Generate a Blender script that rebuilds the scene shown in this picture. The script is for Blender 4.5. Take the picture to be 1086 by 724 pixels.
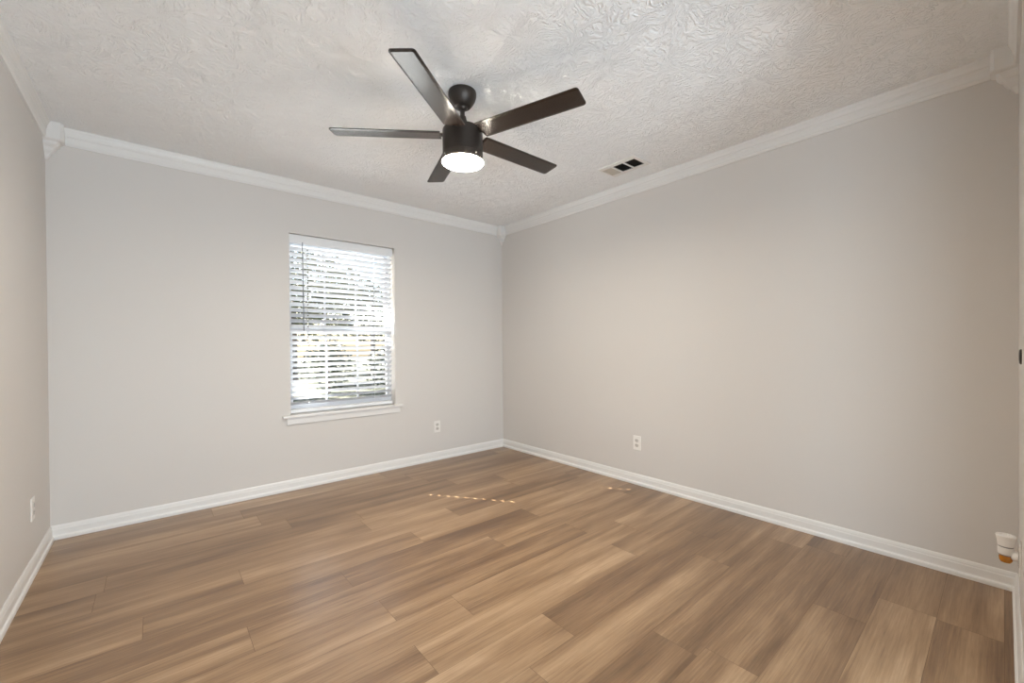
import bpy, bmesh, math, random
from mathutils import Vector, Matrix
random.seed(7)
R = math.radians
scene = bpy.context.scene
for o in list(bpy.data.objects):
    bpy.data.objects.remove(o, do_unlink=True)
COL = scene.collection

# ------------------------------------------------------------------ camera
FW, FH = 1086, 724
cam_data = bpy.data.cameras.new('camera')
cam = bpy.data.objects.new('camera', cam_data)
COL.objects.link(cam)
f_px, yaw, pitch, roll, cam_h = 444.0225, 0.7035, -0.0062, -0.0071, 1.1304
cam_data.sensor_width = 36.0
cam_data.sensor_fit = 'HORIZONTAL'
cam_data.lens = f_px / FW * 36.0
cam_data.shift_x = 1.0192 / FW
cam_data.shift_y = 6.6609 / FW
cam_data.clip_start = 0.01
cam_data.clip_end = 300
fwd = Vector((math.sin(yaw) * math.cos(pitch), math.cos(yaw) * math.cos(pitch), math.sin(pitch)))
r0 = Vector((math.cos(yaw), -math.sin(yaw), 0))
u0 = r0.cross(fwd)
rt = math.cos(roll) * r0 + math.sin(roll) * u0
up = -math.sin(roll) * r0 + math.cos(roll) * u0
m = Matrix((rt, up, -fwd)).transposed().to_4x4()
m.translation = Vector((0, 0, cam_h))
cam.matrix_world = m
scene.camera = cam

# ------------------------------------------------------------------ light
SUN_DIR = Vector((0.493, -0.690, -0.530)).normalized()
SUN_STRENGTH = 52
SKY_STRENGTH = 0.44
HALL_POWER = 52
HALL_FAR_POWER = 98
HALL_RIGHT_POWER = 16
FAN_RADIANCE = 215
EXPOSURE = 0.36

world = bpy.data.worlds.new('sky')
scene.world = world
world.use_nodes = True
wn = world.node_tree.nodes
bg = wn['Background']
sky = wn.new('ShaderNodeTexSky')
sky.sky_type = 'NISHITA'
sky.sun_disc = False
sky.sun_elevation = math.asin(-SUN_DIR.z)
sky.sun_rotation = math.atan2(-SUN_DIR.x, -SUN_DIR.y)
sky.air_density = 1.0
sky.dust_density = 2.5
world.node_tree.links.new(sky.outputs['Color'], bg.inputs['Color'])
bg.inputs['Strength'].default_value = SKY_STRENGTH

sun_d = bpy.data.lights.new('sun', 'SUN')
sun_d.energy = SUN_STRENGTH
sun_d.angle = R(0.25)
sun_d.color = (1.0, 0.97, 0.93)
sun = bpy.data.objects.new('sun', sun_d)
sun.rotation_euler = SUN_DIR.to_track_quat('-Z', 'Y').to_euler()
sun.location = (-6, 12, 9)
COL.objects.link(sun)

# added area fill lights in the hall behind the camera, no windows there
def hall_fill_light(name, loc, target, sx, sy, power, color):
    d = bpy.data.lights.new(name, 'AREA')
    d.shape = 'RECTANGLE'
    d.size, d.size_y = sx, sy
    d.energy = power
    d.color = color
    o = bpy.data.objects.new(name, d)
    o.location = loc
    o.rotation_euler = (Vector(target) - Vector(loc)).to_track_quat('-Z', 'Y').to_euler()
    COL.objects.link(o)
hall_fill_light('hall_fill', (-1.65, -1.35, 0.85), (2.9, 1.4, 1.35), 1.8, 1.4, HALL_POWER, (0.71, 0.865, 1.0))
hall_fill_light('hall_fill_right', (1.75, -2.4, 0.6), (0.2, 2.6, 2.0), 1.4, 1.0, HALL_RIGHT_POWER, (0.71, 0.865, 1.0))
hall_fill_light('hall_fill_far', (0.5, -2.9, 0.55), (0.7, 0.0, 1.4), 1.8, 0.9, HALL_FAR_POWER, (0.71, 0.865, 1.0))

port_d = bpy.data.lights.new('window_portal', 'AREA')
port_d.shape = 'RECTANGLE'
port_d.size, port_d.size_y = 0.88, 1.42
port_d.cycles.is_portal = True
port = bpy.data.objects.new('window_portal', port_d)
port.location = (1.245, 3.86, 1.315)
port.rotation_euler = (R(-90), 0, 0)
COL.objects.link(port)

vs = scene.view_settings
vs.view_transform = 'Standard'
vs.look = 'None'
vs.exposure = EXPOSURE
vs.gamma = 1.0
vs.use_curve_mapping = False
scene.display_settings.display_device = 'sRGB'
scene.cycles.max_bounces = 14
scene.cycles.diffuse_bounces = 10
scene.cycles.transparent_max_bounces = 16
scene.cycles.caustics_reflective = False
scene.cycles.caustics_refractive = False
scene.cycles.sample_clamp_indirect = 4.0
scene.cycles.use_denoising = True

# ------------------------------------------------------------------ helpers
def mat(name, color, rough=0.5, metal=0.0, spec=0.5, emit=None, estr=0.0):
    mt = bpy.data.materials.new(name)
    mt.use_nodes = True
    b = mt.node_tree.nodes['Principled BSDF']
    b.inputs['Base Color'].default_value = (*color, 1)
    b.inputs['Roughness'].default_value = rough
    b.inputs['Metallic'].default_value = metal
    b.inputs['Specular IOR Level'].default_value = spec
    if emit:
        b.inputs['Emission Color'].default_value = (*emit, 1)
        b.inputs['Emission Strength'].default_value = estr
    return mt

class NT:
    def __init__(s, mt):
        s.t = mt.node_tree
        s.b = s.t.nodes['Principled BSDF']
    def n(s, kind, **kw):
        nd = s.t.nodes.new(kind)
        for k, v in kw.items():
            setattr(nd, k, v)
        return nd
    def l(s, a, b):
        s.t.links.new(a, b)
    def math(s, op, a, b=None):
        nd = s.n('ShaderNodeMath', operation=op)
        for i, v in enumerate((a, b)):
            if v is None:
                continue
            if isinstance(v, (int, float)):
                nd.inputs[i].default_value = v
            else:
                s.l(v, nd.inputs[i])
        return nd.outputs[0]
    def vmath(s, op, a, b=None):
        nd = s.n('ShaderNodeVectorMath', operation=op)
        for i, v in enumerate((a, b)):
            if v is None:
                continue
            if isinstance(v, tuple):
                nd.inputs[i].default_value = v
            else:
                s.l(v, nd.inputs[i])
        return nd.outputs[0]
    def ramp(s, fac, stops, interp='LINEAR'):
        nd = s.n('ShaderNodeValToRGB')
        cr = nd.color_ramp
        cr.interpolation = interp
        while len(cr.elements) < len(stops):
            cr.elements.new(0.5)
        for e, (p, c) in zip(cr.elements, stops):
            e.position = p
            e.color = (*c, 1) if len(c) == 3 else c
        s.l(fac, nd.inputs[0])
        return nd.outputs[0]
    def bump(s, h, strength, dist):
        nd = s.n('ShaderNodeBump')
        nd.inputs['Strength'].default_value = strength
        nd.inputs['Distance'].default_value = dist
        s.l(h, nd.inputs['Height'])
        s.l(nd.outputs[0], s.b.inputs['Normal'])

def link_mesh(name, bm, material, parent=None, smooth=False, recalc=True):
    if recalc:
        bmesh.ops.recalc_face_normals(bm, faces=bm.faces[:])
    me = bpy.data.meshes.new(name)
    bm.to_mesh(me)
    bm.free()
    if material is not None:
        for mm in (material if isinstance(material, (list, tuple)) else [material]):
            me.materials.append(mm)
    if smooth:
        for p in me.polygons:
            p.use_smooth = True
        if hasattr(me, 'set_sharp_from_angle'):
            me.set_sharp_from_angle(angle=R(35))
    o = bpy.data.objects.new(name, me)
    COL.objects.link(o)
    if parent is not None:
        o.parent = parent
    return o

def box(bm, x0, x1, y0, y1, z0, z1, M=None, bevel=0.0, seg=2):
    vs_ = [Vector((x, y, z)) for x in (x0, x1) for y in (y0, y1) for z in (z0, z1)]
    v = [bm.verts.new(M @ p if M else p) for p in vs_]
    fs = [bm.faces.new([v[i] for i in q]) for q in
          ((0, 1, 3, 2), (4, 6, 7, 5), (0, 4, 5, 1), (2, 3, 7, 6), (0, 2, 6, 4), (1, 5, 7, 3))]
    if bevel > 0:
        es = set(e for f in fs for e in f.edges)
        bmesh.ops.bevel(bm, geom=list(es), offset=bevel, segments=seg, affect='EDGES', profile=0.5)
    return fs

def lathe(bm, prof, seg=48, M=None, cap0=True, cap1=True):
    rings = []
    for (r, z) in prof:
        ring = []
        for i in range(seg):
            a = 2 * math.pi * i / seg
            p = Vector((r * math.cos(a), r * math.sin(a), z))
            ring.append(bm.verts.new(M @ p if M else p))
        rings.append(ring)
    for a, b in zip(rings, rings[1:]):
        for i in range(seg):
            j = (i + 1) % seg
            bm.faces.new((a[i], a[j], b[j], b[i]))
    if cap0:
        bm.faces.new(rings[0][::-1])
    if cap1:
        bm.faces.new(rings[-1])

def tube(bm, p0, p1, r, seg=10):
    p0, p1 = Vector(p0), Vector(p1)
    q = (p1 - p0).to_track_quat('Z', 'Y').to_matrix().to_4x4()
    q.translation = p0
    lathe(bm, [(r, 0), (r, (p1 - p0).length)], seg, q)

def sweep(bm, prof, a, b, out, mit_a=0.0, mit_b=0.0):
    """extrude a closed profile [(projection, z)] from a to b (xy points on the wall face);
    out = unit normal pointing into the room; mit_* = 1 cuts a 45 degree mitre at that end."""
    a, b, out = Vector((*a, 0)), Vector((*b, 0)), Vector((*out, 0))
    t = (b - a).normalized()
    A, B = [], []
    for p, z in prof:
        A.append(bm.verts.new(a + out * p + t * p * mit_a + Vector((0, 0, z))))
        B.append(bm.verts.new(b + out * p - t * p * mit_b + Vector((0, 0, z))))
    n = len(prof)
    for i in range(n):
        j = (i + 1) % n
        bm.faces.new((A[i], A[j], B[j], B[i]))
    bm.faces.new(A[::-1])
    bm.faces.new(B)

def empty(name, loc, label=None, cat=None, group=None):
    o = bpy.data.objects.new(name, None)
    o.empty_display_size = 0.05
    o.location = loc
    COL.objects.link(o)
    tag(o, label, cat, group)
    return o

def tag(o, label=None, cat=None, group=None, kind=None):
    if label:
        o['label'] = label
    if cat:
        o['category'] = cat
    if group:
        o['group'] = group
    if kind:
        o['kind'] = kind
    return o

def struct(o):
    o['kind'] = 'structure'
    return o

# ------------------------------------------------------------------ materials
XL, XR, YB, YF, H = -0.4848, 2.9604, 3.6377, -0.041, 2.44

def m_wall():
    mt = mat('greige_wall_paint', (0.66, 0.634, 0.604), 0.55, spec=0.35)
    k = NT(mt)
    g = k.n('ShaderNodeNewGeometry')
    nz = k.n('ShaderNodeTexNoise')
    nz.inputs['Scale'].default_value = 220
    nz.inputs['Detail'].default_value = 3
    k.l(g.outputs['Position'], nz.inputs['Vector'])
    k.bump(nz.outputs['Fac'], 0.12, 0.001)
    return mt

def m_ceiling():
    mt = mat('stomped_ceiling_texture', (0.93, 0.935, 0.935), 0.85, spec=0.2)
    k = NT(mt)
    g = k.n('ShaderNodeNewGeometry')
    p = k.vmath('MULTIPLY', g.outputs['Position'], (4.2, 4.2, 0.0))
    wz = k.n('ShaderNodeTexNoise')
    wz.inputs['Scale'].default_value = 2.2
    wz.inputs['Detail'].default_value = 3
    k.l(p, wz.inputs['Vector'])
    wv = k.vmath('MULTIPLY', k.vmath('SUBTRACT', wz.outputs['Color'], (0.5, 0.5, 0.5)), (0.55, 0.55, 0.0))
    p2 = k.vmath('ADD', p, wv)
    heights = []
    for off, fr, rl in (((0, 0, 0), 8.5, 4.4), ((7.37, 3.19, 0), 10.0, 5.6)):
        q = k.vmath('ADD', p2, off)
        vo = k.n('ShaderNodeTexVoronoi')
        vo.inputs['Scale'].default_value = 1.0
        k.l(q, vo.inputs['Vector'])
        d = k.vmath('SUBTRACT', q, vo.outputs['Position'])
        d = k.vmath('MULTIPLY', d, (1, 1, 0))
        nrm = k.vmath('NORMALIZE', d)
        ln = k.n('ShaderNodeVectorMath', operation='LENGTH')
        k.l(d, ln.inputs[0])
        sc = k.vmath('MULTIPLY', nrm, (fr, fr, 0))
        cs = k.n('ShaderNodeSeparateColor')
        k.l(vo.outputs['Color'], cs.inputs[0])
        zc = k.math('ADD', k.math('MULTIPLY', ln.outputs['Value'], rl), k.math('MULTIPLY', cs.outputs[0], 40.0))
        cx = k.n('ShaderNodeCombineXYZ')
        k.l(zc, cx.inputs['Z'])
        vv = k.vmath('ADD', sc, cx.outputs[0])
        n2 = k.n('ShaderNodeTexNoise')
        n2.inputs['Scale'].default_value = 1.0
        n2.inputs['Detail'].default_value = 2.0
        n2.inputs['Roughness'].default_value = 0.55
        k.l(vv, n2.inputs['Vector'])
        fade = k.ramp(ln.outputs['Value'], [(0.08, (0, 0, 0)), (0.26, (1, 1, 1))])
        heights.append(k.math('MULTIPLY', k.ramp(n2.outputs['Fac'], [(0.48, (0, 0, 0)), (0.62, (1, 1, 1))]), fade))
    mx = k.n('ShaderNodeMix', data_type='RGBA', blend_type='LIGHTEN')
    mx.inputs[0].default_value = 1.0
    k.l(heights[0], mx.inputs[6])
    k.l(heights[1], mx.inputs[7])
    fine = k.n('ShaderNodeTexNoise')
    fine.inputs['Scale'].default_value = 90
    fine.inputs['Detail'].default_value = 3
    k.l(g.outputs['Position'], fine.inputs['Vector'])
    hh = k.math('ADD', mx.outputs[2], k.math('MULTIPLY', fine.outputs['Fac'], 0.45))
    k.bump(hh, 0.80, 0.0048)
    return mt

def m_floor():
    mt = mat('oak_vinyl_plank', (0.33, 0.22, 0.14), 0.36, spec=0.85)
    k = NT(mt)
    uv = k.n('ShaderNodeUVMap', uv_map='grain')
    at = k.n('ShaderNodeAttribute', attribute_name='plank_tone')
    se = k.n('ShaderNodeSeparateColor')
    k.l(at.outputs['Color'], se.inputs[0])
    # broad streaks along the board
    a = k.vmath('MULTIPLY', uv.outputs[0], (0.75, 11.0, 1))
    n1 = k.n('ShaderNodeTexNoise')
    n1.inputs['Scale'].default_value = 1.0
    n1.inputs['Detail'].default_value = 3.0
    n1.inputs['Distortion'].default_value = 0.35
    k.l(a, n1.inputs['Vector'])
    # fine grain
    b = k.vmath('MULTIPLY', uv.outputs[0], (4.5, 130.0, 1))
    n2 = k.n('ShaderNodeTexNoise')
    n2.inputs['Scale'].default_value = 1.0
    n2.inputs['Detail'].default_value = 6.0
    n2.inputs['Roughness'].default_value = 0.68
    k.l(b, n2.inputs['Vector'])
    # cathedral swirls and knots
    c = k.vmath('MULTIPLY', uv.outputs[0], (1.6, 9.0, 1))
    n3 = k.n('ShaderNodeTexNoise')
    n3.inputs['Scale'].default_value = 1.0
    n3.inputs['Detail'].default_value = 5.0
    n3.inputs['Distortion'].default_value = 1.1
    k.l(c, n3.inputs['Vector'])
    s = k.math('ADD', k.math('MULTIPLY', n1.outputs['Fac'], 0.56), k.math('MULTIPLY', n2.outputs['Fac'], 0.40))
    s = k.math('ADD', s, k.math('MULTIPLY', n3.outputs['Fac'], 0.22))
    s = k.math('ADD', s, k.math('MULTIPLY', k.math('SUBTRACT', se.outputs[0], 0.5), 0.16))
    col = k.ramp(s, [(0.42, (0.130, 0.068, 0.030)), (0.56, (0.235, 0.136, 0.067)),
                     (0.66, (0.330, 0.206, 0.110)), (0.80, (0.48, 0.325, 0.195))])
    # a few thin dark cracks of grain
    crk = k.ramp(n2.outputs['Fac'], [(0.27, (0.55, 0.55, 0.55)), (0.36, (1, 1, 1))])
    mx = k.n('ShaderNodeMix', data_type='RGBA', blend_type='MULTIPLY')
    mx.inputs[0].default_value = 0.7
    k.l(col, mx.inputs[6])
    k.l(crk, mx.inputs[7])
    k.l(mx.outputs[2], k.b.inputs['Base Color'])
    rr = k.math('ADD', k.math('MULTIPLY', n2.outputs['Fac'], 0.10), 0.25)
    k.l(rr, k.b.inputs['Roughness'])
    k.bump(n2.outputs['Fac'], 0.12, 0.0006)
    return mt

def noisy(mt, scale, strength, dist=0.001):
    k = NT(mt)
    tc = k.n('ShaderNodeTexCoord')
    nz = k.n('ShaderNodeTexNoise')
    nz.inputs['Scale'].default_value = scale
    k.l(tc.outputs['Object'], nz.inputs['Vector'])
    k.bump(nz.outputs['Fac'], strength, dist)
    return mt

M_WALL, M_CEIL, M_FLOOR = m_wall(), m_ceiling(), m_floor()
M_GAP = mat('plank_joint', (0.19, 0.125, 0.08), 0.6)
M_TRIM = noisy(mat('white_semigloss_trim', (0.78, 0.77, 0.75), 0.35, spec=0.45), 60, 0.05)
M_PLAST = noisy(mat('white_plastic', (0.84, 0.82, 0.79), 0.35), 80, 0.03)
M_SLOT = mat('dark_slot', (0.03, 0.028, 0.026), 0.6)
M_RECEP = noisy(mat('off_white_receptacle', (0.62, 0.59, 0.55), 0.4), 80, 0.03)
M_VINYL = noisy(mat('white_window_vinyl', (0.80, 0.81, 0.82), 0.4), 60, 0.03)
M_SLAT = noisy(mat('white_blind_slat', (0.56, 0.575, 0.60), 0.42), 40, 0.03)
M_SASH = noisy(mat('sash_vinyl', (0.60, 0.62, 0.65), 0.4), 60, 0.03)
M_CORD = mat('blind_cord', (0.75, 0.76, 0.78), 0.7)
M_WAND = mat('grey_clear_wand', (0.22, 0.24, 0.27), 0.25)
M_STEEL = mat('screw_steel', (0.6, 0.58, 0.55), 0.35, 0.9)
M_BRONZE = noisy(mat('dark_bronze_metal', (0.045, 0.036, 0.030), 0.42, 0.55), 90, 0.03)

def m_blade():
    mt = mat('espresso_blade', (0.030, 0.020, 0.016), 0.27, spec=0.6)
    k = NT(mt)
    tc = k.n('ShaderNodeTexCoord')
    v = k.vmath('MULTIPLY', tc.outputs['Object'], (4, 70, 4))
    nz = k.n('ShaderNodeTexNoise')
    nz.inputs['Scale'].default_value = 1.0
    nz.inputs['Detail'].default_value = 4
    k.l(v, nz.inputs['Vector'])
    c = k.ramp(nz.outputs['Fac'], [(0.3, (0.014, 0.009, 0.007)), (0.7, (0.028, 0.018, 0.013))])
    k.l(c, k.b.inputs['Base Color'])
    k.bump(nz.outputs['Fac'], 0.06, 0.0005)
    return mt
M_BLADE = m_blade()
M_LENS = mat('lit_frosted_lens', (0.9, 0.88, 0.82), 0.5, emit=(1.0, 0.90, 0.76), estr=FAN_RADIANCE)

def m_glass():
    mt = bpy.data.materials.new('window_glass')
    mt.use_nodes = True
    t = mt.node_tree
    t.nodes.clear()
    out = t.nodes.new('ShaderNodeOutputMaterial')
    tr = t.nodes.new('ShaderNodeBsdfTransparent')
    tr.inputs[0].default_value = (0.93, 0.96, 0.96, 1)
    gl = t.nodes.new('ShaderNodeBsdfGlossy')
    gl.inputs['Roughness'].default_value = 0.02
    fr = t.nodes.new('ShaderNodeFresnel')
    fr.inputs['IOR'].default_value = 1.45
    mx = t.nodes.new('ShaderNodeMixShader')
    t.links.new(fr.outputs[0], mx.inputs[0])
    t.links.new(tr.outputs[0], mx.inputs[1])
    t.links.new(gl.outputs[0], mx.inputs[2])
    t.links.new(mx.outputs[0], out.inputs['Surface'])
    return mt
M_GLASS = m_glass()

# ------------------------------------------------------------------ structure
# floor: every plank a strip of the one floor mesh, 0.18 m wide, 1.22 m long, running along X
PW, PL = 0.18, 1.22
KNOWN = {13: 0.31, 10: 0.27, 7: 0.733, 14: 1.0, 9: 0.745, 6: 1.23, 8: 2.226, 4: 1.484, 5: 2.21}
bm = bmesh.new()
uvl = bm.loops.layers.uv.new('grain')
tl = bm.loops.layers.float_color.new('plank_tone')
fx0, fx1, fy0, fy1 = XL - 0.02, XR + 0.02, YF - 0.14, YB + 0.02
def fquad(x0, x1, y0, y1, z, mi, tone=(.5, .5, .5, 1), off=(0, 0)):
    v = [bm.verts.new((x, y, z)) for x, y in ((x0, y0), (x1, y0), (x1, y1), (x0, y1))]
    fc = bm.faces.new(v)
    fc.material_index = mi
    for lp in fc.loops:
        lp[uvl].uv = (lp.vert.co.x + off[0], lp.vert.co.y + off[1])
        lp[tl] = tone
rr = random.Random(11)
for row in range(-1, 21):
    y0, y1 = max(row * PW, fy0), min((row + 1) * PW, fy1)
    if y1 <= y0:
        continue
    ph = KNOWN.get(row, rr.uniform(0, PL))
    x = ph - PL * math.ceil((ph - fx0) / PL)
    while x < fx1:
        a, b = max(x, fx0), min(x + PL, fx1)
        if b > a:
            t = rr.random()
            g = 0.0009
            fquad(a + (g if a > fx0 else 0), b - (g if b < fx1 else 0), y0 + g * .7, y1 - g * .7, 0, 0,
                  (t, rr.random(), rr.random(), 1), (rr.uniform(0, 60), rr.uniform(0, 60)))
        x += PL
fquad(fx0, fx1, fy0, fy1, -0.0012, 1)
# slab under the boards
box(bm, fx0, fx1, fy0, fy1, -0.12, -0.0014)
for fc in bm.faces[-6:]:
    fc.material_index = 1
floor = struct(link_mesh('floor', bm, [M_FLOOR, M_GAP], recalc=False))

bm = bmesh.new()
box(bm, XL - 0.12, XR + 0.12, YF - 0.12, YB + 0.17, H, H + 0.12)
struct(link_mesh('ceiling', bm, M_CEIL))

WX0, WX1, WZ0, WZ1 = 0.806, 1.684, 0.592, 2.030     # window opening
bm = bmesh.new()
for b in ((XL - .12, WX0, 0, H), (WX1, XR + .12, 0, H), (WX0, WX1, 0, WZ0 - .022), (WX0, WX1, WZ1, H)):
    box(bm, b[0], b[1], YB, YB + 0.17, b[2] - (0.12 if b[2] == 0 else 0), b[3])
struct(link_mesh('wall_back', bm, M_WALL))
bm = bmesh.new()
box(bm, XR, XR + .12, YF - .12, YB, -0.12, H)
struct(link_mesh('wall_right', bm, M_WALL))
bm = bmesh.new()
box(bm, XL - .12, XL, YF - .12, YB, -0.12, H)
struct(link_mesh('wall_left', bm, M_WALL))
DX0, DX1, DZ = -0.38, 1.93, 2.08                     # camera doorway, widened to let in the hall fill light
bm = bmesh.new()
box(bm, XL, DX0, YF - .12, YF, -.12, H)
box(bm, DX1, XR, YF - .12, YF, -.12, H)
box(bm, DX0, DX1, YF - .12, YF, DZ, H)
struct(link_mesh('wall_front', bm, M_WALL))
# hall behind the doorway
bm = bmesh.new()
box(bm, -2.3, 2.3, -3.6, YF - .14, -.12, 0.0)
struct(link_mesh('floor_hall', bm, mat('hall_floor_oak', (0.34, 0.23, 0.15), 0.4)))
bm = bmesh.new()
box(bm, -2.3, 2.3, -3.6, YF - .12, H, H + .1)
struct(link_mesh('ceiling_hall', bm, M_TRIM))
bm = bmesh.new()
box(bm, -2.4, -2.3, -3.6, YF - .12, -.12, H)
box(bm, 2.3, 2.4, -3.6, YF - .12, -.12, H)
box(bm, -2.4, 2.4, -3.7, -3.6, -.12, H)
box(bm, -2.3, XL - .12, YF - .12, YF - .02, -.12, H)
struct(link_mesh('wall_hall', bm, M_WALL))
# baseboards
BB = [(0, 0), (.0188, 0), (.0188, .014), (.0165, .020), (.0115, .0245), (.0105, .030), (.0105, .058),
      (.0085, .064), (.0085, .069), (.0060, .078), (.0030, .0835), (0, .0835)]
for nm, a, b, o_, ma, mb in (
        ('baseboard_back', (XL, YB), (XR, YB), (0, -1), 1, 1),
        ('baseboard_right', (XR, YB), (XR, YF), (-1, 0), 1, 1),
        ('baseboard_left', (XL, YF), (XL, YB), (1, 0), 1, 1),
        ('baseboard_front', (XR, YF), (DX1, YF), (0, 1), 1, 0)):
    bm = bmesh.new()
    sweep(bm, BB, a, b, o_, ma, mb)
    struct(link_mesh(nm, bm, M_TRIM))

# crown moulding
CR = [(0, H), (.032, H), (.032, H - .010), (.0275, H - .016), (.024, H - .028), (.0195, H - .037), (.0205, H - .042),
      (.0205, H - .047), (.0165, H - .052), (.0150, H - .080), (.0165, H - .086), (.0120, H - .093), (.0100, H - .098), (0, H - .098)]
BK = 0.084                                          # corner block side
k_ = 1
for a, b, o_ in (((XL + BK, YB), (XR - BK, YB), (0, -1)), ((XR, YB - BK), (XR, YF + BK), (-1, 0)),
                 ((XL, YF), (XL, YB - BK), (1, 0)), ((XR - BK, YF), (XL + .033, YF), (0, 1))):
    bm = bmesh.new()
    sweep(bm, CR, a, b, o_)
    struct(link_mesh('trim_%d' % k_, bm, M_TRIM))
    k_ += 1

# ------------------------------------------------------------------ crown corner blocks
def corner_block(cx, cy, sx, sy, label):
    """square block in the ceiling corner whose stepped drop tapers to a point at the wall corner"""
    t = empty('crown_corner_block', (cx, cy, H), label, 'corner block', 'stepped corner blocks of the crown moulding')
    prof = [(1.0, 0.0), (1.0, .094), (.95, .100), (.86, .104), (.80, .106), (.76, .118), (.66, .130), (.60, .134),
            (.55, .137), (.50, .150), (.40, .162), (.34, .166), (.29, .169), (.22, .184), (.10, .199)]
    def ring(bm, s, dz):
        w = BK * s
        c = min(.16 * w, .012)
        pts = [(0, 0), (w, 0), (w, w - c), (w - c, w), (0, w)]
        return [bm.verts.new((x * sx, y * sy, -dz)) for x, y in pts]
    for nm, pr in (('block', prof[:2]), ('stepped_drop', prof[1:])):
        bm = bmesh.new()
        rings = [ring(bm, *p) for p in pr]
        for A, B in zip(rings, rings[1:]):
            for i in range(5):
                j = (i + 1) % 5
                bm.faces.new((A[i], A[j], B[j], B[i]))
        bm.faces.new(rings[0]); bm.faces.new(rings[-1][::-1])
        link_mesh(nm, bm, M_TRIM, t)
    return t
corner_block(XL, YB, 1, -1, 'white stepped crown corner block at the top of the left corner, beside the window wall')
corner_block(XR, YB, -1, -1, 'small-looking white crown corner block in the far corner between the two long crowns')
corner_block(XR, YF, -1, 1, 'large-looking white stepped crown corner block at the top right edge of the photo')

# ------------------------------------------------------------------ window
win = empty('window_1', (1.245, YB + .10, WZ0))
struct(win)
win['label'] = 'white double hung window with a blind in the far wall'
def wpart(name, boxes, material, parent=None, bevel=.002):
    bm = bmesh.new()
    p = parent or win
    off = Vector((1.245, YB + .10, WZ0))
    for b in boxes:
        box(bm, b[0] - off.x, b[1] - off.x, b[2] - off.y, b[3] - off.y, b[4] - off.z, b[5] - off.z, bevel=bevel)
    return link_mesh(name, bm, material, p)
fy = (YB + .098, YB + .17)
wpart('window_frame', [(WX0, WX0 + .013, *fy, WZ0, WZ1), (WX1 - .013, WX1, *fy, WZ0, WZ1),
                       (WX0 + .013, WX1 - .013, *fy, WZ0, WZ0 + .03), (WX0 + .013, WX1 - .013, *fy, WZ1 - .03, WZ1)], M_VINYL)
RZ = 1.262                                          # meeting rail
def sash(name, y0, y1, z0, z1, rail_b, rail_t):
    x0, x1 = WX0 + .014, WX1 - .014
    st = .026
    bxs = [(x0, x0 + st, y0, y1, z0, z1), (x1 - st, x1, y0, y1, z0, z1),
           (x0 + st, x1 - st, y0, y1, z0, z0 + rail_b), (x0 + st, x1 - st, y0, y1, z1 - rail_t, z1)]
    s = wpart(name, bxs, M_SASH)
    w = (x1 - x0 - 2 * st) / 3
    ym = (y0 + y1) / 2
    wpart('muntin', [(x0 + st + w * i - .0075, x0 + st + w * i + .0075, ym - .006, ym + .006, z0 + rail_b, z1 - rail_t) for i in (1, 2)], M_SASH, s)
    bm = bmesh.new()
    off = Vector((1.245, YB + .10, WZ0))
    v = [bm.verts.new(Vector((x, ym + .009, z)) - off) for x, z in
         ((x0 + st - .004, z0 + rail_b - .004), (x1 - st + .004, z0 + rail_b - .004), (x1 - st + .004, z1 - rail_t + .004), (x0 + st - .004, z1 - rail_t + .004))]
    bm.faces.new(v)
    link_mesh('pane', bm, M_GLASS, s)
sash('lower_sash', YB + .100, YB + .130, WZ0 + .031, RZ + .022, .05, .042)
sash('upper_sash', YB + .132, YB + .162, RZ - .022, WZ1 - .031, .042, .04)
wpart('window_stool', [(.745, 1.748, YB - .034, YB, WZ0 - .022, WZ0), (WX0, WX1, YB, YB + .098, WZ0 - .022, WZ0)], M_TRIM, bevel=.004)
wpart('apron', [(.775, 1.722, YB - .016, YB, WZ0 - .074, WZ0 - .022)], M_TRIM, bevel=.003)

# ------------------------------------------------------------------ blind
BX0, BX1, BY = .812, 1.673, YB + .060
LADX = (.955, 1.512)                                # ladder cords and their holes
blind = empty('window_blind', ((BX0 + BX1) / 2, BY, WZ1),
              'white two inch slatted blind hanging inside the window, slats half open', 'blind')
OFF = Vector(blind.location)
def bpart(name, fn, material, smooth=False):
    bm = bmesh.new()
    fn(bm)
    for v in bm.verts:
        v.co -= OFF
    return link_mesh(name, bm, material, blind, smooth)
bpart('headrail', lambda b: box(b, BX0 + .002, BX1 - .002, BY - .024, BY + .028, WZ1 - .048, WZ1 - .001, bevel=.002), M_SLAT)
def valance(b):
    y0 = BY - .036
    pr = [(y0 + .010, 0), (y0 + .003, -.003), (y0, -.010), (y0, -.058), (y0 + .003, -.068), (y0 + .010, -.072)]
    A = [b.verts.new((BX0 - .001, y, WZ1 - .0008 + z)) for y, z in pr]
    B = [b.verts.new((BX1 + .002, y, WZ1 - .0008 + z)) for y, z in pr]
    n = len(pr)
    for i in range(n):
        j = (i + 1) % n
        b.faces.new((A[i], A[j], B[j], B[i]))
    b.faces.new(A); b.faces.new(B[::-1])
bpart('valance', valance, M_VINYL)
TILT = R(31)
PITCH = .0445
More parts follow.
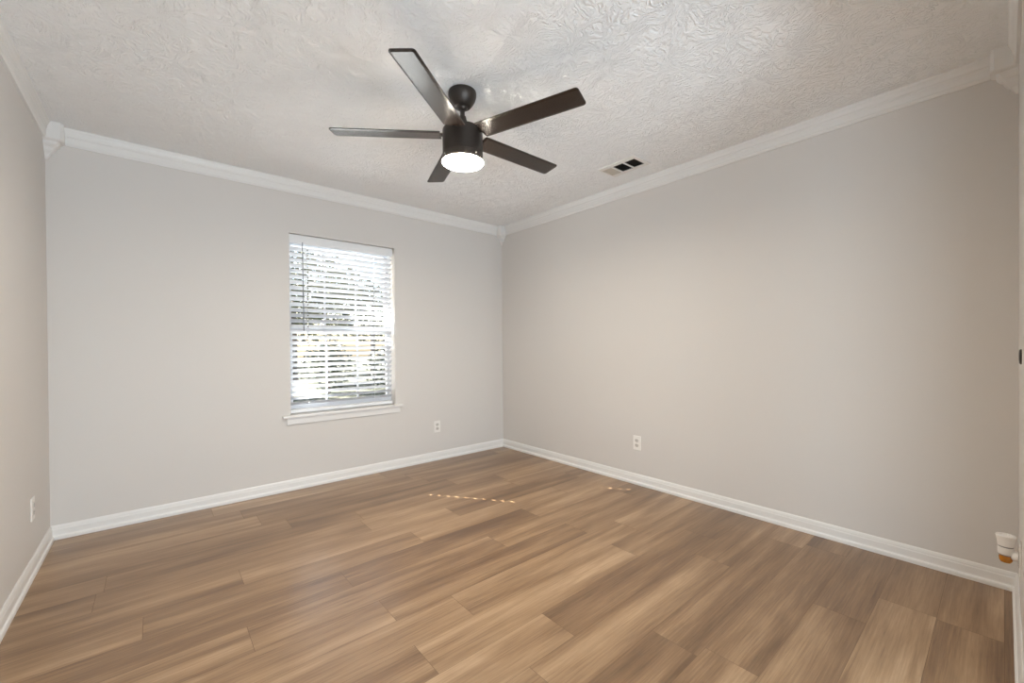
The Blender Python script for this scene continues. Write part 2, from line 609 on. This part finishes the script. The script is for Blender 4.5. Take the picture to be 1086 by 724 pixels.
def slats(b):
    cw, th = .0252, .0014
    # a hole for the ladder cord lies at each LADX
    xs = [BX0 + .001]
    holes = []
    for lx in LADX:
        holes.append(len(xs))
        xs += [lx - .0055, lx + .0055]
    xs.append(BX1 - .001)
    ys = [-cw, -.0105, .0105, cw]
    z = .672
    while z < WZ1 - .085:
        M = Matrix.Translation((0, BY, z)) @ Matrix.Rotation(-TILT, 4, 'X')
        L = []
        for s in (1, -1):
            L.append([[b.verts.new(M @ Vector((x, y, s * th + .0012 * (1 - (y / cw) ** 2)))) for y in ys] for x in xs])
        hole = {(h, 1) for h in holes}
        for i in range(len(xs) - 1):
            for j in range(3):
                if (i, j) in hole:
                    ring = [(i, j), (i + 1, j), (i + 1, j + 1), (i, j + 1)]
                    for q in range(4):
                        (a0, a1), (b0, b1) = ring[q], ring[(q + 1) % 4]
                        b.faces.new((L[0][a0][a1], L[0][b0][b1], L[1][b0][b1], L[1][a0][a1]))
                    continue
                b.faces.new((L[0][i][j], L[0][i + 1][j], L[0][i + 1][j + 1], L[0][i][j + 1]))
                b.faces.new((L[1][i][j], L[1][i][j + 1], L[1][i + 1][j + 1], L[1][i + 1][j]))
        nx = len(xs)
        for i in range(nx - 1):
            for j in (0, 3):
                b.faces.new((L[0][i][j], L[0][i + 1][j], L[1][i + 1][j], L[1][i][j]))
        for j in range(3):
            for i in (0, nx - 1):
                b.faces.new((L[0][i][j], L[0][i][j + 1], L[1][i][j + 1], L[1][i][j]))
        z += PITCH
bpart('slats', slats, M_SLAT)
bpart('bottom_rail', lambda b: box(b, BX0 + .001, BX1 - .001, BY - .026, BY + .024, WZ0 + .008, WZ0 + .034, bevel=.004), M_VINYL)
for lx in LADX:
    def cords(b, lx=lx):
        for dy in (-.0262, .0262):
            tube(b, (lx - .012, BY + dy, WZ0 + .02), (lx - .012, BY + dy, WZ1 - .05), .0007, 6)
        zz = .672
        while zz < WZ1 - .085:
            c, s = math.cos(TILT), math.sin(TILT)
            zz += PITCH
    bpart('ladder_cord', cords, M_CORD)
def wand(b):
    tube(b, (.912, BY - .043, 1.262), (.907, BY - .043, WZ1 - .062), .0036, 8)
    lathe(b, [(.0036, 0), (.0052, .006), (.0052, .030), (.0036, .036)], 10, Matrix.Translation((.912, BY - .043, 1.258)))
bpart('tilt_wand', wand, M_WAND, True)

# ------------------------------------------------------------------ ceiling fan
FC = Vector((1.2235, 1.818, 0))
fan = empty('ceiling_fan', (FC.x, FC.y, H), 'dark five-blade ceiling fan with a lit round light, hung from the ceiling', 'ceiling fan')
def fpart(name, prof, material, parent=fan, seg=64):
    bm = bmesh.new()
    lathe(bm, [(r, z - H) for r, z in prof], seg)
    return link_mesh(name, bm, material, parent, True)
fpart('canopy', [(.071, H), (.0725, H - .005), (.0725, H - .018), (.067, H - .038), (.054, H - .060), (.043, H - .074), (.036, H - .079), (.030, H - .080)], M_BRONZE)
fpart('hanger_ball', [(.0265, H - .075), (.026, H - .082), (.018, H - .092), (.013, H - .095)], M_BRONZE, seg=32)
fpart('downrod', [(.0118, H - .09), (.0118, 2.262)], M_BRONZE, seg=24)
fpart('yoke_cover', [(.015, 2.318), (.0175, 2.316), (.021, 2.300), (.032, 2.262), (.034, 2.250), (.034, 2.2435)], M_BRONZE, seg=32)
HZ0, HZ1 = 2.079, 2.244
housing = fpart('motor_housing', [(.030, HZ1), (.098, HZ1), (.1025, HZ1 - .003), (.1035, HZ1 - .008), (.1035, HZ0 + .040), (.1025, HZ0 + .039),
                        (.1025, HZ0 + .037), (.1035, HZ0 + .036), (.1035, HZ0)], M_BRONZE)
fpart('light_lens', [(.1035, HZ0), (.1062, HZ0 - .0005), (.1062, HZ0 - .0030), (.104, HZ0 - .0050), (.090, HZ0 - .0065), (.02, HZ0 - .0075)], M_LENS)  # rim widened past the housing to throw added glow onto it
BZ = 2.2158
TH0 = R(144.2)
def blade_mesh():
    bm = bmesh.new()
    r0_, r1_, w2, cr_ = .113, .659, .057, .018
    pts = []
    for (cx, cy, a0) in ((r1_ - cr_, w2 - cr_, 90), (r1_ - cr_, -w2 + cr_, 0)):
        for i in range(7):
            a = R(a0 - 90 * i / 6)
            pts.append((cx + cr_ * math.cos(a), cy + cr_ * math.sin(a)))
    pts += [(r0_ + .004, -w2), (r0_, -w2 + .004), (r0_, w2 - .004), (r0_ + .004, w2)]
    def inset(p, d):
        x, y = p
        return (min(max(x, r0_ + d), r1_ - d), max(min(y, w2 - d), -w2 + d))
    layers = [([inset(p, .0015) for p in pts], .0035), (pts, .0022), (pts, -.0012), ([inset(p, .011) for p in pts], -.0042)]
    rings = [[bm.verts.new((x, y, z)) for x, y in P] for P, z in layers]
    n = len(pts)
    for A, B in zip(rings, rings[1:]):
        for i in range(n):
            j = (i + 1) % n
            bm.faces.new((A[i], A[j], B[j], B[i]))
    bm.faces.new(rings[0]); bm.faces.new(rings[-1][::-1])
    return bm
def bracket_mesh():
    bm = bmesh.new()
    box(bm, .096, .160, -.022, .022, .0034, .0064, bevel=.0012)
    box(bm, .096, .116, -.012, .012, -.0030, .0060, bevel=.001)
    for y in (-.012, .012):
        lathe(bm, [(.0035, .0062), (.0035, .0085)], 12, Matrix.Translation((.142, y, 0)))
    return bm
first = None
for i in range(5):
    if first is None:
        bl = link_mesh('fan_blade', blade_mesh(), M_BLADE, fan, False)
        br = link_mesh('blade_bracket', bracket_mesh(), M_BRONZE, bl, False)
        first = (bl, br)
    else:
        bl = first[0].copy(); COL.objects.link(bl); bl.parent = fan
        br = first[1].copy(); COL.objects.link(br); br.parent = bl
    a = TH0 + i * R(72)
    bl.matrix_local = Matrix.Translation((0, 0, BZ - H)) @ Matrix.Rotation(a, 4, 'Z') @ Matrix.Rotation(R(-9.23), 4, 'X')
for ang in (216 - 40, 216 + 60, 216 + 180):
    bm = bmesh.new()
    a = R(ang)
    Mx = Matrix.Translation((.1030 * math.cos(a), .1030 * math.sin(a), HZ0 + .020 - H)) @ Matrix.Rotation(a, 4, 'Z') @ Matrix.Rotation(R(90), 4, 'Y')
    lathe(bm, [(.004, 0), (.004, .0015), (.0025, .0028)], 14, Mx)
    link_mesh('housing_screw', bm, M_STEEL, fan, True)

# ------------------------------------------------------------------ ceiling register
VX0, VX1, VY0, VY1 = 2.530, 2.738, 1.654, 1.966
vent = empty('ceiling_vent', ((VX0 + VX1) / 2, (VY0 + VY1) / 2, H),
             'white three-section air register in the ceiling near the right wall crown', 'air vent')
VO = Vector(vent.location)
M_DUCT_SHADE = mat('duct_shade', (0.02, 0.018, 0.016), 0.8)  # near-black paints in the shade of the duct and between louvers
M_VENT = noisy(mat('white_vent_metal', (0.82, 0.80, 0.77), 0.4), 50, 0.03)
M_LOUVER_SHADE = noisy(mat('shaded_louver', (0.60, 0.54, 0.46), 0.5), 50, 0.03)  # tan puts the shade on white louver faces into their colour
def vpart(name, fn, material, parent=vent):
    bm = bmesh.new()
    fn(bm)
    for v in bm.verts:
        v.co -= VO
    return link_mesh(name, bm, material, parent)
secs = [(1.681, 1.768), (1.778, 1.866), (1.876, 1.957)]
IX0, IX1 = 2.572, 2.704
def vframe(b):
    z0, z1 = H - .009, H
    ys = [VY0] + [v for s in secs for v in s] + [VY1]
    box(b, VX0, IX0, VY0, VY1, z0, z1, bevel=.003)
    box(b, IX1, VX1, VY0, VY1, z0, z1, bevel=.003)
    for a, c in zip(ys[0::2], ys[1::2]):
        box(b, IX0 - .002, IX1 + .002, a, c, z0, z1, bevel=.0015)
vpart('register_frame', vframe, M_VENT)
vpart('duct_shade_sheet', lambda b: box(b, IX0 - .004, IX1 + .004, secs[0][0] - .004, secs[2][1] + .004, H - .0012, H - .0002), M_DUCT_SHADE)  # flat dark sheet painted as the unlit duct
for i, (a, c) in enumerate(secs):
    def bank(b, a=a, c=c, i=i):
        n = 6
        for q in range(n):
            y = a + (q + .5) * (c - a) / n
            ang = R(36) if i < 2 else R(-40)
            Mx = Matrix.Translation((0, y, H - .0045)) @ Matrix.Rotation(ang, 4, 'X')
            w = .0052 if i < 2 else .0064
            box(b, IX0, IX1, -w, w, -.0004, .0004, Mx)
    vpart('louver_bank', bank, M_DUCT_SHADE if i < 2 else M_LOUVER_SHADE)

# ------------------------------------------------------------------ outlets
def outlet(loc, rz, label, group='duplex wall outlets'):
    t = empty('wall_outlet', loc, label, 'outlet', group)
    t.rotation_euler = (0, 0, rz)       # local -Y points into the room
    bm = bmesh.new()
    box(bm, -.035, .035, -.0055, 0, -.057, .057, bevel=.0022)
    link_mesh('cover_plate', bm, M_PLAST, t)
    for s in (1, -1):
        bm = bmesh.new()
        prof = []
        for i in range(24):
            a = 2 * math.pi * i / 24
            x, z = .0175 * math.cos(a), .0175 * math.sin(a)
            prof.append((x, max(-.0135, min(.0135, z))))
        A = [bm.verts.new((x, -.0078, z + s * .0195)) for x, z in prof]
        B = [bm.verts.new((x, -.0050, z + s * .0195)) for x, z in prof]
        for i in range(24):
            j = (i + 1) % 24
            bm.faces.new((A[i], A[j], B[j], B[i]))
        bm.faces.new(A); bm.faces.new(B[::-1])
        bmesh.ops.remove_doubles(bm, verts=bm.verts[:], dist=1e-5)
        rc = link_mesh('receptacle', bm, M_RECEP, t)
        bm = bmesh.new()
        for x, hgt in ((-.0065, .0045), (.0065, .0036)):
            box(bm, x - .0013, x + .0013, -.0083, -.0070, s * .0195 + .002 - hgt, s * .0195 + .002 + hgt)
        lathe(bm, [(.0024, -.0083), (.0024, -.0070)], 12, Matrix.Translation((0, 0, s * .0195 - .0075)) @ Matrix.Rotation(R(-90), 4, 'X') @ Matrix.Translation((0, 0, 0)))
        link_mesh('slot', bm, M_SLOT, rc)
    bm = bmesh.new()
    lathe(bm, [(.0032, .0050), (.0032, .0062), (.002, .0068)], 12, Matrix.Rotation(R(90), 4, 'X'))
    link_mesh('screw', bm, M_STEEL, t)
    return t
outlet((2.117, YB, .331), 0, 'white duplex outlet on the far wall, right of the window')
outlet((XR, 1.921, .334), R(-90), 'white duplex outlet low on the long right wall')
outlet((XL, 3.176, .322), R(90), 'white outlet plate on the narrow left wall, seen nearly edge-on')
outlet((2.425, YF, .330), R(180), 'white outlet behind the air freshener at the right edge of the photo')

# ------------------------------------------------------------------ plug-in air freshener
AX, AY = 2.425, -.003
fr = empty('plug_in_air_freshener', (AX, YF + .008, .33),
           'white plug-in air freshener with amber oil bottle in an outlet at the right edge', 'air freshener')
M_AMBER = mat('amber_oil', (0.62, 0.24, 0.02), 0.12)
NT(M_AMBER).b.inputs['Transmission Weight'].default_value = 0.35
M_GREY = mat('grey_band', (0.20, 0.19, 0.19), 0.4)
AO = Vector(fr.location)
def apart(name, fn, material):
    bm = bmesh.new()
    fn(bm)
    for v in bm.verts:
        v.co -= AO
    return link_mesh(name, bm, material, fr, True)
def ell(b, prof, sx=1.0, sy=1.0):
    Mx = Matrix.Translation((AX, AY, 0)) @ Matrix.Diagonal((sx, sy, 1, 1))
    lathe(b, prof, 40, Mx)
apart('cap', lambda b: ell(b, [(.0205, .366), (.0225, .384), (.0250, .398), (.0262, .403), (.0250, .4055), (.0165, .4055), (.0150, .402), (.006, .401)]), M_PLAST)
apart('vent_band', lambda b: ell(b, [(.0192, .3615), (.0192, .3665)]), M_GREY)
apart('collar', lambda b: ell(b, [(.0185, .334), (.0205, .337), (.0210, .350), (.0205, .3615), (.017, .362)]), M_PLAST)
apart('neck_ring', lambda b: ell(b, [(.0175, .3305), (.0182, .3310), (.0182, .3345), (.0175, .3350)]), M_GREY)
apart('oil_bottle', lambda b: ell(b, [(.006, .3035), (.0130, .3045), (.0168, .3120), (.0178, .3220), (.0165, .3300), (.012, .3310)]), M_AMBER)
def plug(b):
    Mx = Matrix.Translation((AX, YF + .0078, .334)) @ Matrix.Rotation(R(-90), 4, 'X')
    lathe(b, [(.0165, 0), (.0175, .002), (.0170, .012), (.0130, .018), (.010, .026)], 32, Mx)
apart('plug_base', plug, M_PLAST)

# ------------------------------------------------------------------ dark fitting at the frame's right edge
kn = empty('wall_fitting', (2.44, YF, 1.074), 'dark rounded fitting on the near wall at the right edge of the photo', 'wall fitting')
bm = bmesh.new()
lathe(bm, [(.028, 0), (.028, .003), (.024, .006), (.012, .007)], 32, Matrix.Rotation(R(-90), 4, 'X'))
link_mesh('rose', bm, M_BRONZE, kn, True)

# ------------------------------------------------------------------ outdoors
GZ = -0.20
M_LAWN = mat('sunlit_lawn', (0.22, 0.23, 0.09), 0.9)
k = NT(M_LAWN)
g_ = k.n('ShaderNodeNewGeometry')
nz = k.n('ShaderNodeTexNoise'); nz.inputs['Scale'].default_value = 1.3; nz.inputs['Detail'].default_value = 6
k.l(g_.outputs['Position'], nz.inputs['Vector'])
k.l(k.ramp(nz.outputs['Fac'], [(.35, (.022, .028, .010)), (.52, (.05, .05, .022)), (.68, (.085, .08, .05))]), k.b.inputs['Base Color'])
bm = bmesh.new()
box(bm, -25, 35, YB + .17, 45, GZ - .1, GZ)
lawn = struct(link_mesh('lawn', bm, M_LAWN))
bm = bmesh.new()
box(bm, -7, 10, YB + .17, 9.2, GZ - .05, GZ + .03)
M_BOUNCE = noisy(mat('pale_bounce_slab', (.82, .82, .80), .8), 3, .2, .004)
struct(link_mesh('bounce_slab', bm, M_BOUNCE))  # unseen pale slab added to bounce sun up to the ceiling

def leaf_mat(name, c0, c1):
    mt = mat(name, c0, 0.55)
    k = NT(mt)
    tc = k.n('ShaderNodeTexCoord')
    nz = k.n('ShaderNodeTexNoise'); nz.inputs['Scale'].default_value = 3.5; nz.inputs['Detail'].default_value = 3
    k.l(tc.outputs['Object'], nz.inputs['Vector'])
    k.l(k.ramp(nz.outputs['Fac'], [(.35, c0), (.65, c1)]), k.b.inputs['Base Color'])
    return mt
M_LEAFD = leaf_mat('dark_leaf', (.014, .024, .010), (.045, .060, .022))
M_LEAFY = leaf_mat('sunny_leaf', (.05, .065, .018), (.16, .16, .05))
M_BARK = noisy(mat('bark', (.16, .12, .09), .85), 14, .5, .02)

SUNLIT = ((.86, 1.03, .690, .975), (1.46, 1.57, 1.245, 1.315))   # kept clear of leaves so sun reaches the blind
def sun_hits(p):
    t = (p.y - BY) / SUN_DIR.y
    q = p - SUN_DIR * t
    return q.x, q.z
def leaves(bm, center, rad, n, size, rnd, keep_open=False):
    c = Vector(center)
    for _ in range(n):
        while True:
            v = Vector((rnd.uniform(-1, 1), rnd.uniform(-1, 1), rnd.uniform(-1, 1)))
            if .25 < v.length < 1:
                break
        p = c + Vector((v.x * rad[0], v.y * rad[1], v.z * rad[2]))
        s = size * rnd.uniform(.6, 1.3)
        if keep_open:
            x, z = sun_hits(p)
            mg = s + .02
            if any(a - mg < x < b + mg and e - mg < z < f_ + mg for a, b, e, f_ in SUNLIT):
                continue
        q = Matrix.Translation(p) @ Matrix.Rotation(rnd.uniform(0, 6.28), 4, 'Z') @ Matrix.Rotation(rnd.uniform(-1.3, 1.3), 4, 'X')
        P = [(-.5, 0, 0), (0, -.28, .06), (.5, 0, 0), (0, .28, .06)]
        vv = [bm.verts.new(q @ (Vector(a) * s)) for a in P]
        bm.faces.new(vv)
def tree(name, base, trunk_h, clumps, n, size, lm, label, cat, seed, keep_open=False, trunk_r=.12, group=None):
    t = empty(name, base, label, cat, group)
    rnd = random.Random(seed)
    B = Vector(base)
    bm = bmesh.new()
    lathe(bm, [(trunk_r * 1.35, 0), (trunk_r, .3), (trunk_r * .8, trunk_h * .6), (trunk_r * .35, trunk_h)], 12)
    for c, r in clumps:
        if c[2] > trunk_h * .4:
            tube(bm, (0, 0, trunk_h * .5), (c[0] * .8, c[1] * .8, c[2]), trunk_r * .28, 7)
    link_mesh('trunk', bm, M_BARK, t, True)
    bm = bmesh.new()
    vol = sum(r[0] * r[1] * r[2] for c, r in clumps)
    for c, r in clumps:
        leaves(bm, B + Vector(c), r, int(n * r[0] * r[1] * r[2] / vol), size, rnd, keep_open)
    for v in bm.verts:
        v.co -= B
    link_mesh('foliage', bm, lm, t, recalc=False)
    return t
# hedge shrubs along the far side of the lawn
for i, (x, y, w, h, nm) in enumerate((
        (2.05, 12.3, .78, 1.25, 'dark rounded shrub at the left of the view through the window'),
        (3.75, 12.5, .80, 1.35, 'dark shrub in the middle of the view through the window'),
        (5.45, 12.3, .78, 1.2, 'dark shrub right of the middle in the view through the window'),
        (7.2, 12.6, .82, 1.4, 'dark shrub at the right of the view through the window'))):
    tree('garden_shrub', (x, y, GZ), h * .7, [((0, 0, h * .55), (w, .7, h * .5)), ((.1, .1, h * .8), (w * .6, .5, h * .35))], 1900, .11, M_LEAFD,
         nm, 'shrub', 30 + i, trunk_r=.05, group='shrubs across the lawn')
tree('garden_tree', (3.9, 17.0, GZ), 3.6, [((-.3, 0, 3.1), (1.6, 1.2, 1.3)), ((1.0, .3, 3.9), (1.4, 1.2, 1.2)), ((-1.2, .2, 2.2), (1.0, .9, .8)), ((.8, 0, 2.2), (1.1, .9, .7))],
     3400, .20, M_LEAFY, 'yellow-green tree behind the shrubs, centre of the window view', 'tree', 51)
tree('garden_tree', (7.9, 19.5, GZ), 3.8, [((0, 0, 2.9), (1.8, 1.3, 1.5)), ((-.9, .2, 3.8), (1.2, 1.1, 1.0)), ((1.3, .2, 2.2), (1.2, 1, .9))],
     3000, .20, M_LEAFY, 'yellow-green tree farther back at the right of the window view', 'tree', 52)
tree('garden_tree', (4.9, 24, GZ), 6.5, [((-2.2, 0, 4.0), (1.8, 1.5, 1.8)), ((.5, 0, 5.0), (2.0, 1.5, 2.0)), ((3.4, 0, 4.0), (1.9, 1.5, 1.7)), ((.8, 0, 2.6), (3.4, 1.2, 1.3))],
     3600, .26, M_LEAFD, 'tall dark tree at the back of the garden seen between the slats', 'tree', 53, trunk_r=.2)
# unseen evergreen added towards the sun, crown shaped to shade most of the blind
S8 = -SUN_DIR * 9.2
cx_, cy_, cz_ = 1.245 + S8.x, BY + S8.y, 1.35 + S8.z
bz = cz_ - GZ
tree('shade_evergreen', (cx_, cy_, GZ), bz + 1.2, [((0, 0, bz), (1.3, .9, 1.25)), ((0, .5, bz + .1), (1.25, .8, 1.2)), ((.1, -.3, bz), (1.2, .8, 1.2))],
     20000, .15, M_LEAFD, 'unseen tall evergreen added outside left of the window to shade the blind', 'tree', 54, keep_open=True, trunk_r=.16)
